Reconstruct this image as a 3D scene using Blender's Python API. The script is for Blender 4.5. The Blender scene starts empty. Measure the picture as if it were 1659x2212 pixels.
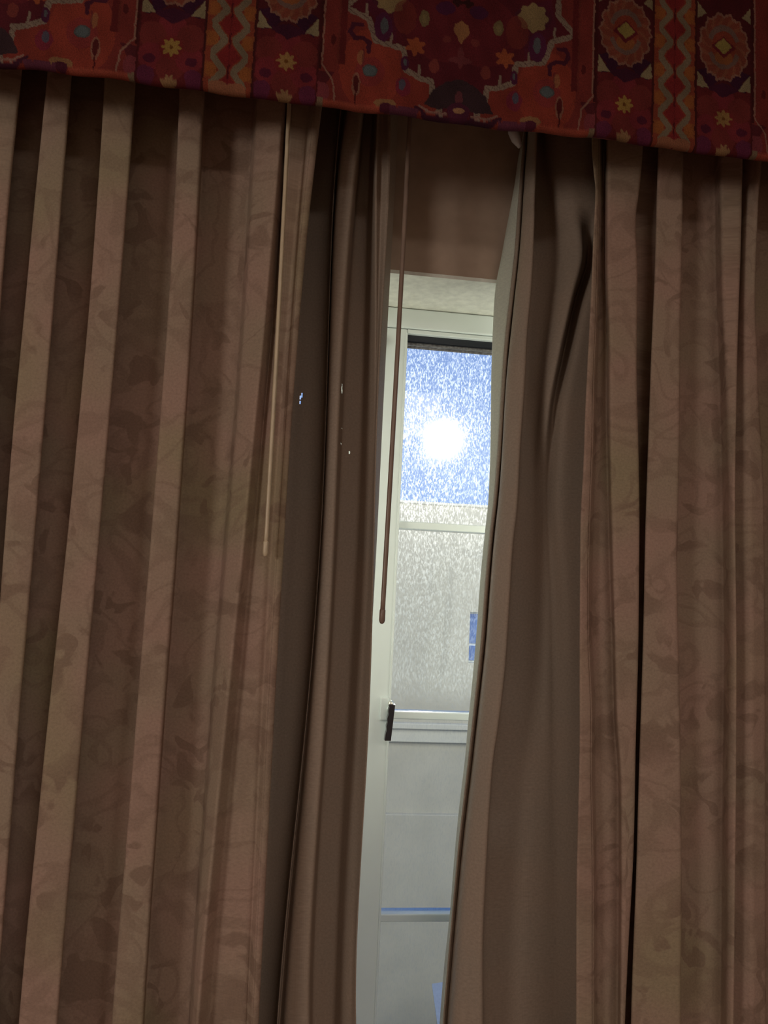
import bpy, bmesh, math, random
import numpy as np
from mathutils import Vector, Matrix

random.seed(4)
scn = bpy.context.scene
PI = math.pi
# ------------------------------------------------------------------ camera
W, H, F = 1659, 2212, 1660.0
pitch, yaw, roll = (math.radians(a) for a in (5.59, 6.94, 2.756))
_f = np.array([math.sin(yaw)*math.cos(pitch), math.cos(yaw)*math.cos(pitch), math.sin(pitch)])
_r0 = np.array([math.cos(yaw), -math.sin(yaw), 0.0])
_u0 = np.cross(_r0, _f)
_r = _r0*math.cos(roll) + _u0*math.sin(roll)
_u = -_r0*math.sin(roll) + _u0*math.cos(roll)
CAM = np.array([0.0, -1.2, 1.5])
cd = bpy.data.cameras.new('camera')
cam = bpy.data.objects.new('camera', cd)
scn.collection.objects.link(cam)
m = Matrix.Identity(4)
for i in range(3):
    m[i][0], m[i][1], m[i][2], m[i][3] = _r[i], _u[i], -_f[i], CAM[i]
cam.matrix_world = m
cd.sensor_fit = 'HORIZONTAL'; cd.sensor_width = 36.0
cd.lens = F/W*36.0
cd.clip_start = 0.02; cd.clip_end = 500
scn.camera = cam


def at(px, py, y):
    """measured point of the photograph placed on the upright plane at depth y"""
    d = _r*(px-W/2) - _u*(py-H/2) + _f*F
    return CAM + d*((y-CAM[1])/d[1])

# ------------------------------------------------------------------ light
scn.view_settings.view_transform = 'Standard'
scn.view_settings.look = 'None'
scn.view_settings.gamma = 1.0
scn.view_settings.exposure = 0.0
scn.view_settings.use_curve_mapping = False

SUN_AZ, SUN_EL = math.radians(9.9), math.radians(9.9)
wd = bpy.data.worlds.new('sky'); scn.world = wd; wd.use_nodes = True
nt = wd.node_tree; nt.nodes.clear()
wo = nt.nodes.new('ShaderNodeOutputWorld'); bg = nt.nodes.new('ShaderNodeBackground')
tc = nt.nodes.new('ShaderNodeTexCoord'); sx = nt.nodes.new('ShaderNodeSeparateXYZ')
cr = nt.nodes.new('ShaderNodeValToRGB')
cr.color_ramp.elements[0].position = 0.0; cr.color_ramp.elements[0].color = (0.22, 0.42, 0.82, 1)
cr.color_ramp.elements[1].position = 0.7; cr.color_ramp.elements[1].color = (0.07, 0.18, 0.55, 1)
e = cr.color_ramp.elements.new(0.12); e.color = (0.12, 0.31, 0.82, 1)
nt.links.new(tc.outputs['Generated'], sx.inputs[0]); nt.links.new(sx.outputs['Z'], cr.inputs[0])
nt.links.new(cr.outputs[0], bg.inputs[0]); nt.links.new(bg.outputs[0], wo.inputs[0])
bg.inputs[1].default_value = 0.85

sl = bpy.data.lights.new('sun', 'SUN'); sl.energy = 11.0; sl.angle = math.radians(0.6); sl.color = (1.0, 0.96, 0.88)
so = bpy.data.objects.new('sun', sl); scn.collection.objects.link(so)
sdir = Vector((math.sin(SUN_AZ)*math.cos(SUN_EL), math.cos(SUN_AZ)*math.cos(SUN_EL), math.sin(SUN_EL)))
so.rotation_euler = sdir.to_track_quat('Z', 'Y').to_euler()

ll = bpy.data.lights.new('room_lamp', 'AREA'); ll.shape = 'DISK'; ll.size = 0.6; ll.energy = 17.5; ll.color = (1.0, 0.93, 0.85)
lo = bpy.data.objects.new('room_lamp', ll); scn.collection.objects.link(lo)
lo.location = (-2.2, -2.35, 1.75)
lo.rotation_euler = (Vector(lo.location) - Vector((0.3, 0.0, 1.4))).to_track_quat('Z', 'Y').to_euler()
l2 = bpy.data.lights.new('ceiling_fill', 'AREA'); l2.shape = 'DISK'; l2.size = 1.2; l2.energy = 22.0; l2.color = (1.0, 0.91, 0.84)  # unseen overhead fill light, added to lift the dark curtain recesses
o2 = bpy.data.objects.new('ceiling_fill', l2); scn.collection.objects.link(o2)
o2.location = (0.6, -2.4, 2.50)

# ------------------------------------------------------------------ material helpers
def mat(name):
    mt = bpy.data.materials.new(name); mt.use_nodes = True
    n = mt.node_tree; b = n.nodes['Principled BSDF']
    return mt, n, b

def N(n, t, **kw):
    x = n.nodes.new(t)
    for k, v in kw.items():
        if k in x.inputs: x.inputs[k].default_value = v
        else: setattr(x, k, v)
    return x

def ramp(n, stops, interp='LINEAR'):
    r = n.nodes.new('ShaderNodeValToRGB'); r.color_ramp.interpolation = interp
    el = r.color_ramp.elements
    for i, (p, c) in enumerate(stops):
        if i > 1: q = el.new(p)
        else: q = el[i]; q.position = p
        q.color = (c[0], c[1], c[2], 1) if hasattr(c, '__len__') else (c, c, c, 1)
    return r

def plain(name, col, rough=0.5, metal=0.0, nscale=40, namp=0.08, bump=0.0, spec=0.5):
    mt, n, b = mat(name)
    g = N(n, 'ShaderNodeTexCoord'); no = N(n, 'ShaderNodeTexNoise', Scale=nscale, Detail=5.0)
    n.links.new(g.outputs['Object'], no.inputs['Vector'])
    lo_ = [c*(1-namp) for c in col]; hi_ = [min(1, c*(1+namp)) for c in col]
    r = ramp(n, [(0.3, lo_), (0.7, hi_)])
    n.links.new(no.outputs[0], r.inputs[0]); n.links.new(r.outputs[0], b.inputs['Base Color'])
    b.inputs['Roughness'].default_value = rough; b.inputs['Metallic'].default_value = metal
    b.inputs['Specular IOR Level'].default_value = spec
    if bump:
        bp = N(n, 'ShaderNodeBump', Strength=bump, Distance=0.002)
        n.links.new(no.outputs[0], bp.inputs['Height']); n.links.new(bp.outputs[0], b.inputs['Normal'])
    return mt

def math_(n, op, a, b=None):
    x = n.nodes.new('ShaderNodeMath'); x.operation = op
    for i, v in enumerate((a, b)):
        if v is None: continue
        if hasattr(v, 'is_linked') or hasattr(v, 'links'): n.links.new(v, x.inputs[i])
        else: x.inputs[i].default_value = v
    return x.outputs[0]

def cloth_mat(name, base, alt, dark, olive, pattern=True, trans=0.0, tcol=(0.6, 0.5, 0.4), gloss=0.0):
    mt, n, b = mat(name)
    uv = N(n, 'ShaderNodeUVMap'); uv.uv_map = 'UVMap'
    def noise(scale, detail=2.0, dist=0.0, rough=0.5):
        x = N(n, 'ShaderNodeTexNoise', Scale=scale, Detail=detail, Distortion=dist, Roughness=rough)
        n.links.new(uv.outputs[0], x.inputs['Vector']); return x
    big = noise(5.5, 2.0)
    r1 = ramp(n, [(0.38, base), (0.60, alt)]); n.links.new(big.outputs[0], r1.inputs[0])
    col = r1.outputs[0]
    if pattern:
        # brocade: scrolls (contours of a distorted noise) and leaves (thresholded blobs)
        big2 = noise(3.4, 1.0, 0.4)
        ol = ramp(n, [(0.55, 0.0), (0.70, 0.7)]); n.links.new(big2.outputs[0], ol.inputs[0])
        mo = N(n, 'ShaderNodeMix', data_type='RGBA'); n.links.new(ol.outputs[0], mo.inputs[0])
        n.links.new(col, mo.inputs[6]); mo.inputs[7].default_value = (*olive, 1); col = mo.outputs[2]
        w = noise(9.5, 1.0, 1.3)
        sc = ramp(n, [(0.44, 0.0), (0.475, 1.0), (0.52, 1.0), (0.55, 0.0)]); n.links.new(w.outputs[0], sc.inputs[0])
        lf = noise(21.0, 1.5, 0.9)
        lr = ramp(n, [(0.55, 0.0), (0.60, 1.0)]); n.links.new(lf.outputs[0], lr.inputs[0])
        gate = noise(8.0, 0.0)
        gr = ramp(n, [(0.42, 0.0), (0.55, 1.0)]); n.links.new(gate.outputs[0], gr.inputs[0])
        k1 = math_(n, 'MULTIPLY', sc.outputs[0], 0.30)
        k2 = math_(n, 'MULTIPLY', lr.outputs[0], gr.outputs[0])
        k2 = math_(n, 'MULTIPLY', k2, 0.6)
        kk = math_(n, 'MAXIMUM', k1, k2)
        mk = N(n, 'ShaderNodeMix', data_type='RGBA'); n.links.new(kk, mk.inputs[0])
        n.links.new(col, mk.inputs[6]); mk.inputs[7].default_value = (*dark, 1); col = mk.outputs[2]
    # weave
    wv = N(n, 'ShaderNodeTexWave', Scale=420.0, Distortion=1.0); wv.bands_direction = 'Y'
    n.links.new(uv.outputs[0], wv.inputs['Vector'])
    wx = N(n, 'ShaderNodeTexWave', Scale=420.0, Distortion=1.0); wx.bands_direction = 'X'
    n.links.new(uv.outputs[0], wx.inputs['Vector'])
    fine = noise(260.0, 3.0, 0.0, 0.7)
    ht = math_(n, 'ADD', math_(n, 'ADD', wv.outputs['Fac'], wx.outputs['Fac']), math_(n, 'MULTIPLY', fine.outputs[0], 2.0))
    bp = N(n, 'ShaderNodeBump', Strength=0.25, Distance=0.0006)
    n.links.new(ht, bp.inputs['Height']); n.links.new(bp.outputs[0], b.inputs['Normal'])
    fr = ramp(n, [(0.25, 0.80), (0.75, 1.12)]); n.links.new(fine.outputs[0], fr.inputs[0])
    mm = N(n, 'ShaderNodeMix', data_type='RGBA', blend_type='MULTIPLY'); mm.inputs[0].default_value = 1.0
    n.links.new(col, mm.inputs[6]); n.links.new(fr.outputs[0], mm.inputs[7])
    n.links.new(mm.outputs[2], b.inputs['Base Color'])
    b.inputs['Roughness'].default_value = 0.85 - gloss
    b.inputs['Specular IOR Level'].default_value = 0.25 + gloss
    if trans > 0:
        tr = N(n, 'ShaderNodeBsdfTranslucent'); tr.inputs[0].default_value = (*tcol, 1)
        ms = N(n, 'ShaderNodeMixShader'); ms.inputs[0].default_value = trans
        n.links.new(b.outputs[0], ms.inputs[1]); n.links.new(tr.outputs[0], ms.inputs[2])
        n.links.new(ms.outputs[0], n.nodes['Material Output'].inputs[0])
    return mt

M = {}
M['brocade'] = cloth_mat('brocade', (0.355, 0.262, 0.188), (0.395, 0.258, 0.198), (0.22, 0.14, 0.10), (0.33, 0.27, 0.16))
M['lining'] = cloth_mat('lining', (0.33, 0.255, 0.195), (0.35, 0.26, 0.195), (0.3, 0.2, 0.15), (0.3, 0.25, 0.2), pattern=False, trans=0.001, tcol=(0.5, 0.45, 0.36), gloss=0.2)
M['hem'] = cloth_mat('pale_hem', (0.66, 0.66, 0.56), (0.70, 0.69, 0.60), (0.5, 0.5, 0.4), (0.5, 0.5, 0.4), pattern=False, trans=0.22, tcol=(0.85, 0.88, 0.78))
M['lining_back'] = plain('lining_back', (0.72, 0.72, 0.66), 0.9, nscale=90, namp=0.04)
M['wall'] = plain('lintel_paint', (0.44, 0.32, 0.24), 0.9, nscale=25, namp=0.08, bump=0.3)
M['reveal'] = plain('reveal_plaster', (0.80, 0.79, 0.70), 0.85, nscale=60, namp=0.10, bump=0.6)
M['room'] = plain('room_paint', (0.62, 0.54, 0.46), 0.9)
M['carpet'] = plain('carpet', (0.25, 0.14, 0.09), 0.95, nscale=200, namp=0.3, bump=0.5)
M['ceil'] = plain('ceiling_paint', (0.62, 0.55, 0.46), 0.9)
M['frame'] = plain('white_frame', (0.84, 0.90, 0.87), 0.35, nscale=10, namp=0.02)
M['rubber'] = plain('black_rubber', (0.012, 0.014, 0.022), 0.5)
M['strip'] = plain('grey_brush_strip', (0.16, 0.15, 0.15), 0.8, nscale=180, namp=0.5, bump=0.6)
M['blackmetal'] = plain('black_metal', (0.012, 0.012, 0.018), 0.22, spec=0.8)
M['wand_wood'] = plain('brown_wand', (0.27, 0.185, 0.14), 0.35, nscale=30, namp=0.1)
M['wand_cream'] = plain('cream_wand', (0.62, 0.50, 0.34), 0.35)
M['white_plastic'] = plain('white_plastic', (0.75, 0.75, 0.75), 0.4)
M['track'] = plain('track_metal', (0.6, 0.6, 0.6), 0.4)
M['stucco'] = plain('beige_stucco', (0.49, 0.475, 0.415), 0.95, nscale=3, namp=0.06, bump=0.4)
M['stucco2'] = plain('pale_stucco', (0.60, 0.60, 0.55), 0.95, nscale=3, namp=0.05)
M['ground'] = plain('asphalt', (0.3, 0.29, 0.27), 0.95, nscale=5)
M['bluepaint'] = plain('pale_blue_sheet', (0.28, 0.33, 0.45), 0.5)

def glass_clear():
    mt, n, b = mat('window_glass')
    n.nodes.remove(b)
    t = N(n, 'ShaderNodeBsdfTransparent'); t.inputs[0].default_value = (0.97, 0.985, 0.98, 1)
    g = N(n, 'ShaderNodeBsdfGlossy', Roughness=0.02); fz = N(n, 'ShaderNodeFresnel', IOR=1.45)
    ms = N(n, 'ShaderNodeMixShader')
    n.links.new(math_(n, 'MULTIPLY', fz.outputs[0], 0.5), ms.inputs[0])
    n.links.new(t.outputs[0], ms.inputs[1]); n.links.new(g.outputs[0], ms.inputs[2])
    n.links.new(ms.outputs[0], n.nodes['Material Output'].inputs[0])
    return mt
M['glass'] = glass_clear()

def glass_dirt():
    """dusty streaked film on the outside of the pane: forward scatter plus a little diffuse transmission"""
    mt, n, b = mat('dusty_film'); n.nodes.remove(b)
    g = N(n, 'ShaderNodeTexCoord')
    def layer(scale, rot, sz, a, c):
        mp = N(n, 'ShaderNodeMapping'); mp.inputs['Scale'].default_value = sz; mp.inputs['Rotation'].default_value = (0, rot, 0)
        n.links.new(g.outputs['Object'], mp.inputs[0])
        x = N(n, 'ShaderNodeTexNoise', Scale=scale, Detail=1.5, Distortion=0.6)
        n.links.new(mp.outputs[0], x.inputs['Vector'])
        r = ramp(n, [(a, 0.0), (c, 1.0)]); n.links.new(x.outputs[0], r.inputs[0]); return r.outputs[0]
    s1 = layer(330.0, -0.45, (1.0, 1.0, 0.38), 0.50, 0.70)
    s2 = layer(420.0, 0.7, (1.0, 1.0, 0.35), 0.52, 0.72)
    s3 = layer(9.0, 0.0, (1.0, 1.0, 0.8), 0.3, 0.75)
    sp = math_(n, 'MAXIMUM', s1, s2)
    dens = math_(n, 'ADD', math_(n, 'MULTIPLY', s3, 0.5), 0.55)
    tl = N(n, 'ShaderNodeBsdfTranslucent'); tl.inputs[0].default_value = (0.82, 0.95, 1.0, 1)
    rf = N(n, 'ShaderNodeBsdfRefraction', Roughness=0.34, IOR=1.12); rf.inputs[0].default_value = (1, 1, 1, 1)
    rw = N(n, 'ShaderNodeBsdfRefraction', Roughness=0.8, IOR=1.2); rw.inputs[0].default_value = (1, 1, 1, 1)
    tr = N(n, 'ShaderNodeBsdfTransparent')
    m1 = N(n, 'ShaderNodeMixShader')   # narrow vs wide scatter
    m1.inputs[0].default_value = 0.72
    n.links.new(rf.outputs[0], m1.inputs[1]); n.links.new(rw.outputs[0], m1.inputs[2])
    m2 = N(n, 'ShaderNodeMixShader'); m2.inputs[0].default_value = 0.93
    n.links.new(m1.outputs[0], m2.inputs[1]); n.links.new(tl.outputs[0], m2.inputs[2])
    m3 = N(n, 'ShaderNodeMixShader')
    fac = math_(n, 'ADD', math_(n, 'MULTIPLY', math_(n, 'MULTIPLY', sp, dens), 0.095), 0.02)
    n.links.new(fac, m3.inputs[0])
    n.links.new(tr.outputs[0], m3.inputs[1]); n.links.new(m2.outputs[0], m3.inputs[2])
    n.links.new(m3.outputs[0], n.nodes['Material Output'].inputs[0])
    return mt
M['dirt'] = glass_dirt()

# ------------------------------------------------------------------ object helpers
def link(o, parent=None):
    scn.collection.objects.link(o)
    if parent is not None: o.parent = parent
    return o

def tag(o, label=None, cat=None, group=None, kind=None):
    if label: o['label'] = label
    if cat: o['category'] = cat
    if group: o['group'] = group
    if kind: o['kind'] = kind
    return o

def empty(name, loc=(0, 0, 0)):
    o = bpy.data.objects.new(name, None); o.empty_display_size = 0.05
    o.location = loc; return link(o)

def from_bm(name, bm, mt, parent=None, smooth=False):
    me = bpy.data.meshes.new(name); bm.to_mesh(me); bm.free()
    if parent is not None and parent.type == 'EMPTY':
        me.transform(Matrix.Translation(-Vector(parent.location)))
    me.materials.append(mt)
    if smooth: me.polygons.foreach_set('use_smooth', [True]*len(me.polygons))
    return link(bpy.data.objects.new(name, me), parent)

def box(bm, a, b, bev=0.0):
    a, b = Vector(a), Vector(b)
    r = bmesh.ops.create_cube(bm, size=1.0)
    for v in r['verts']:
        v.co = Vector(((a[i]+b[i])/2 + v.co[i]*(b[i]-a[i])) for i in range(3))
    if bev > 0:
        es = list({e for v in r['verts'] for e in v.link_edges})
        bmesh.ops.bevel(bm, geom=es, offset=bev, segments=2, profile=0.5, affect='EDGES')
    return r

def obox(name, a, b, mt, parent=None, bev=0.0):
    bm = bmesh.new(); box(bm, a, b, bev); return from_bm(name, bm, mt, parent)

def tube(bm, pts, rad, seg=10, cap=True, flute=0.0):
    pts = [Vector(p) for p in pts]; rings = []
    if not hasattr(rad, '__len__'): rad = [rad]*len(pts)
    for i, p in enumerate(pts):
        t = (pts[min(i+1, len(pts)-1)] - pts[max(i-1, 0)]).normalized()
        a = t.cross(Vector((0, 1, 0.01))).normalized(); b_ = t.cross(a).normalized()
        ring = []
        for k in range(seg):
            th = 2*PI*k/seg; rr = rad[i]*(1 - (flute if k % 2 else 0))
            ring.append(bm.verts.new(p + a*math.cos(th)*rr + b_*math.sin(th)*rr))
        rings.append(ring)
    for i in range(len(rings)-1):
        for k in range(seg):
            bm.faces.new((rings[i][k], rings[i][(k+1) % seg], rings[i+1][(k+1) % seg], rings[i+1][k]))
    if cap:
        bm.faces.new(rings[0][::-1]); bm.faces.new(rings[-1])

# ================================================================== ROOM SHELL
Z_TOP = 2.55
YW0, YW1 = 0.20, 0.50           # front wall with the window
YF = 0.37                       # room-side face of the window frame
YG = 0.40                       # glass
OX0, OX1 = -0.42, 0.78          # opening
ZH = 2.10; ZB = 0.45
bm = bmesh.new()
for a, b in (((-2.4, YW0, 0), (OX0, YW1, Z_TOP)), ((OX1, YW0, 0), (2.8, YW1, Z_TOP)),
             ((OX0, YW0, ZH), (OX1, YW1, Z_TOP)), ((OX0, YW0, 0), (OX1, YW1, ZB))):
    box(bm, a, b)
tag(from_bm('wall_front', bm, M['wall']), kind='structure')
bm = bmesh.new()                # pale plaster lining the reveal
t = 0.006
box(bm, (OX0, YW0-0.001, ZH-t), (OX1, YF+0.05, ZH+0.001))
box(bm, (OX0-0.001, YW0-0.001, ZB), (OX0+t, YF+0.05, ZH-t))
box(bm, (OX1-t, YW0-0.001, ZB), (OX1+0.001, YF+0.05, ZH-t))
tag(from_bm('trim_1', bm, M['reveal']), kind='structure')
tag(obox('trim_2', (OX0, YW0-0.03, ZB-0.03), (OX1, YF+0.04, ZB+0.002), M['frame'], bev=0.004), kind='structure')
tag(obox('wall_left', (-2.6, -3.6, 0), (-2.4, YW1, Z_TOP), M['room']), kind='structure')
tag(obox('wall_right', (2.8, -3.6, 0), (3.0, YW1, Z_TOP), M['room']), kind='structure')
tag(obox('wall_back', (-2.6, -3.8, 0), (3.0, -3.6, Z_TOP), M['room']), kind='structure')
tag(obox('floor', (-2.6, -3.8, -0.1), (3.0, YW1, 0), M['carpet']), kind='structure')
tag(obox('ceiling', (-2.6, -3.8, Z_TOP), (3.0, YW1, Z_TOP+0.1), M['ceil']), kind='structure')
tag(obox('baseboard_front', (-2.4, YW0-0.015, 0), (2.8, YW0, 0.1), M['frame'], bev=0.003), kind='structure')

# ================================================================== WINDOW
win = empty('window_1', (0.2, YG, ZB)); tag(win, kind='structure')
P = lambda px, py, y: at(px, py, y)
xs0 = P(802, 1700, YF)[0]
xg0 = P(876, 735, YG)[0]               # left edge of the glass (right sash)
ztop = P(960, 735, YG)[2]              # top of the gasket
bars = [P(952, 1139, YG)[2], P(930, 1545, YG)[2], P(890, 1978, YG)[2]]
pit = (bars[0]-bars[2])/2
stile_w = 0.082
sxl = xg0 - stile_w                     # left edge of the visible stile
fr = M['frame']
YB = YG + 0.03
# outer frame
bm = bmesh.new()
box(bm, (OX0+0.006, YF, ZH-0.05), (OX1-0.006, YB, ZH-0.007), 0.003)
box(bm, (OX0+0.006, YF, ZB+0.002), (OX1-0.006, YB, ZB+0.05), 0.003)
box(bm, (OX0+0.006, YF, ZB+0.05), (OX0+0.05, YB, ZH-0.05), 0.003)
box(bm, (OX1-0.05, YF, ZB+0.05), (OX1-0.006, YB, ZH-0.05), 0.003)
from_bm('outer_frame', bm, fr, win)

def sash(name, x0, x1, gx0, gx1):
    """stiles x0..gx0 and gx1..x1, glazing bars, panes"""
    bm = bmesh.new(); y0, y1 = YF+0.004, YB
    zt, zb = ZH-0.051, ZB+0.051
    box(bm, (x0, y0, zb), (gx0, y1, zt), 0.003)
    box(bm, (gx1, y0, zb), (x1, y1, zt), 0.003)
    box(bm, (gx0, y0, ztop), (gx1, y1, zt), 0.0015)
    box(bm, (gx0, y0, zb), (gx1, y1, zb+0.06), 0.0015)
    s = from_bm(name, bm, fr, win)
    # dark gasket and ribbed brush strip under the head
    obox('gasket', (gx0, y0+0.012, ztop-0.013), (gx1, y1-0.004, ztop), M['rubber'], s)
    s.children[-1].matrix_parent_inverse = Matrix.Identity(4)
    bm = bmesh.new()
    tube(bm, [(gx0+0.001, y0+0.022, ztop-0.016), (gx1-0.001, y0+0.022, ztop-0.016)], 0.0035, 8)
    tube(bm, [(gx0+0.001, y0+0.026, ztop-0.022), (gx1-0.001, y0+0.026, ztop-0.022)], 0.003, 8)
    return s, bm

def build_sash(name, x0, x1, gx0, gx1):
    s, bm = sash(name, x0, x1, gx0, gx1)
    bs = from_bm('brush_strip', bm, M['strip'], None); bs.parent = s
    bs.data.transform(Matrix.Translation(Vector((0, 0, 0))))
    zs = [ztop] + [z for z in (bars[0], bars[1], bars[2], bars[2]-pit)] + [ZB+0.11]
    for z in zs[1:5]:
        bm = bmesh.new()
        box(bm, (gx0-0.002, YG-0.012, z-0.0075), (gx1+0.002, YG+0.022, z+0.0075), 0.002)
        b_ = from_bm('glazing_bar', bm, fr); b_.parent = s
    for i in range(5):
        za, zb = zs[i+1], zs[i]
        bm = bmesh.new(); box(bm, (gx0-0.002, YG+0.002, za-0.002), (gx1+0.002, YG+0.006, zb+0.002))
        p_ = from_bm('pane', bm, M['glass']); p_.parent = s
        bm = bmesh.new()
        vs = [bm.verts.new(c) for c in ((gx0, YG+0.0072, za), (gx1, YG+0.0072, za), (gx1, YG+0.0072, zb), (gx0, YG+0.0072, zb))]
        bm.faces.new(vs)
        d_ = from_bm('dust_film', bm, M['dirt']); d_.parent = s
    return s

def fix(o, parent):
    """meshes built in world coordinates: bring them into the window's frame"""
    pass

s_r = build_sash('right_sash', sxl+0.001, OX1-0.051, xg0, OX1-0.051-0.08)
s_l = build_sash('left_sash', OX0+0.051, sxl-0.001, OX0+0.051+0.08, sxl-0.055)
# the sash meshes were moved into the empty's frame, their children not yet
for s in (s_r, s_l):
    for c in s.children:
        c.data.transform(Matrix.Translation(-Vector(win.location)))
# glazing bead beside the glass
obox('glazing_bead', (xg0-0.004, YF+0.001, ZB+0.12), (xg0+0.0005, YG+0.001, ztop), fr, win, 0.001)
# lever handle, dark, notched on its left side
hx = P(842, 1560, YF-0.02)[0]; z0h = P(838, 1599, YF-0.02)[2]; z1h = P(843, 1521, YF-0.02)[2]
lean = 0.006
hd = None
bm = bmesh.new()
n_ = 24; prof = []
for i in range(n_+1):
    t_ = i/n_; z = z0h+(z1h-z0h)*t_
    notch = 0.0013*(0.5+0.5*math.sin(t_*PI*9)) if 0.2 < t_ < 0.95 else 0.0
    prof.append((z, hx-0.0065+lean*(t_-0.5)*0.9+notch, hx+0.0058+lean*(t_-0.5)*0.9))
rings = []
for z, xa, xb in prof:
    rings.append([bm.verts.new(c) for c in ((xa, YF-0.026, z), (xb, YF-0.026, z), (xb, YF-0.012, z), (xa, YF-0.012, z))])
for i in range(n_):
    for k in range(4):
        bm.faces.new((rings[i][k], rings[i][(k+1) % 4], rings[i+1][(k+1) % 4], rings[i+1][k]))
bm.faces.new(rings[0][::-1]); bm.faces.new(rings[-1])
hd = from_bm('handle', bm, M['blackmetal'], win)
hd['label'] = 'black notched lever handle on the white stile'
bm = bmesh.new()
tube(bm, [(hx+0.001, YF+0.004, z1h-0.012), (hx+0.001, YF-0.014, z1h-0.012)], 0.006, 12)
box(bm, (hx-0.018, YF-0.004, z1h-0.035), (hx-0.001, YF+0.005, z1h+0.01), 0.002)
k_ = from_bm('handle_neck', bm, fr, win)
# sun glint at the lever top, modelled as a bright metal dome
bm = bmesh.new(); bmesh.ops.create_uvsphere(bm, u_segments=12, v_segments=8, radius=0.0062)
bmesh.ops.translate(bm, verts=bm.verts, vec=(hx+0.0006, YF-0.019, z1h+0.001))
M['chrome'] = plain('polished_metal', (0.9, 0.88, 0.8), 0.12, 1.0)
from_bm('handle_glint', bm, M['chrome'], win, True)
# small catch near the top of the stile
cx, cz = P(829, 735, YF-0.01)[0], P(829, 738, YF-0.01)[2]
obox('catch', (cx-0.003, YF-0.012, cz-0.008), (cx+0.003, YF+0.004, cz+0.008), M['blackmetal'], win, 0.001)

# ================================================================== CURTAINS
def interp_line(pts, zs, deg=0):
    """pts: (px, py, depth) -> x(z), y(z), extended gently past both ends"""
    w = np.array([[*at(p[0], p[1], p[2])] for p in pts]); o = np.argsort(w[:, 2]); w = w[o]
    z, x, y = w[:, 2], w[:, 0], w[:, 1]
    if deg and len(z) > 3:      # straight-hanging cloth: one gentle curve through the measured points
        dg = min(deg, len(z)-2); z0_, z1_ = z[0], z[-1]
        cf = np.polyfit(z-1.6, x, dg); cy_ = np.polyfit(z-1.6, y, dg); dcf = np.polyder(cf)
        zc = np.clip(zs, z0_, z1_)-1.6
        ex = np.where(zs < z0_, 0.4, 0.4)*(zs-np.clip(zs, z0_, z1_))
        return np.polyval(cf, zc)+np.polyval(dcf, zc)*ex, np.clip(np.polyval(cy_, zc), y.min(), y.max())
    # C1 interpolation (cubic hermite, finite differences)
    def herm(v):
        d = np.gradient(v, z) if len(z) > 2 else np.full(len(z), (v[-1]-v[0])/(z[-1]-z[0]))
        d[0] = (v[1]-v[0])/(z[1]-z[0]); d[-1] = (v[-1]-v[-2])/(z[-1]-z[-2])
        # tame overshoot
        s = np.diff(v)/np.diff(z)
        for i in range(1, len(v)-1):
            if s[i-1]*s[i] <= 0: d[i] = 0
            else: d[i] = np.sign(d[i])*min(abs(d[i]), 2.5*abs(s[i-1]), 2.5*abs(s[i]))
        out = np.empty(len(zs))
        for k, q in enumerate(zs):
            if q <= z[0]: out[k] = v[0] + d[0]*0.35*(q-z[0]); continue
            if q >= z[-1]: out[k] = v[-1] + d[-1]*0.3*(q-z[-1]); continue
            i = np.searchsorted(z, q)-1; h = z[i+1]-z[i]; t = (q-z[i])/h
            out[k] = (v[i]*(1+2*t)*(1-t)**2 + d[i]*h*t*(1-t)**2 + v[i+1]*t*t*(3-2*t) + d[i+1]*h*t*t*(t-1))
        return out
    return herm(x), herm(y)

def curtain(lines, zs, step, fil=0.008, wob=0.0005, seed=0, deg=0):
    """rows of vertices through the fold lines, corners rounded"""
    rng = np.random.RandomState(seed)
    XY = np.array([np.stack(interp_line(l, zs, deg), 1) for l in lines])       # line, row, 2
    K, R_, _ = XY.shape
    cols = []
    seglen = [np.linalg.norm(XY[i+1]-XY[i], axis=1) for i in range(K-1)]
    cols.append(XY[0]); marks = [0]
    for i in range(1, K-1):
        a, p, b = XY[i-1], XY[i], XY[i+1]
        la, lb = seglen[i-1][:, None], seglen[i][:, None]
        ra = np.minimum(fil, la*0.42); rb = np.minimum(fil, lb*0.42)
        q0 = p+(a-p)/np.maximum(la, 1e-6)*ra; q1 = p+(b-p)/np.maximum(lb, 1e-6)*rb
        # straight part before the corner
        prev = cols[-1]; n = max(1, int(round(float(np.mean(np.linalg.norm(q0-prev, axis=1)))/step)))
        for k in range(1, n+1): cols.append(prev+(q0-prev)*k/n)
        for k in range(1, 5):
            t = k/4; cols.append(q0*(1-t)**2+p*2*t*(1-t)+q1*t*t)
        marks.append(len(cols)-3)
    prev = cols[-1]; q0 = XY[-1]; n = max(1, int(round(float(np.mean(np.linalg.norm(q0-prev, axis=1)))/step)))
    for k in range(1, n+1): cols.append(prev+(q0-prev)*k/n)
    G = np.array(cols)                                                    # col, row, 2
    # gentle drape irregularity
    ph = rng.rand(6)*6.28; s = np.arange(len(G))[:, None]*step; z = zs[None, :]
    G[:, :, 1] += wob*(np.sin(z*5+s*40+ph[0])+0.6*np.sin(z*11-s*25+ph[1])+0.4*np.sin(z*23+s*60+ph[2]))
    G[:, :, 0] += wob*0.6*(np.sin(z*7+s*30+ph[3])+0.5*np.sin(z*17+ph[4]))
    return G, marks

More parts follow.
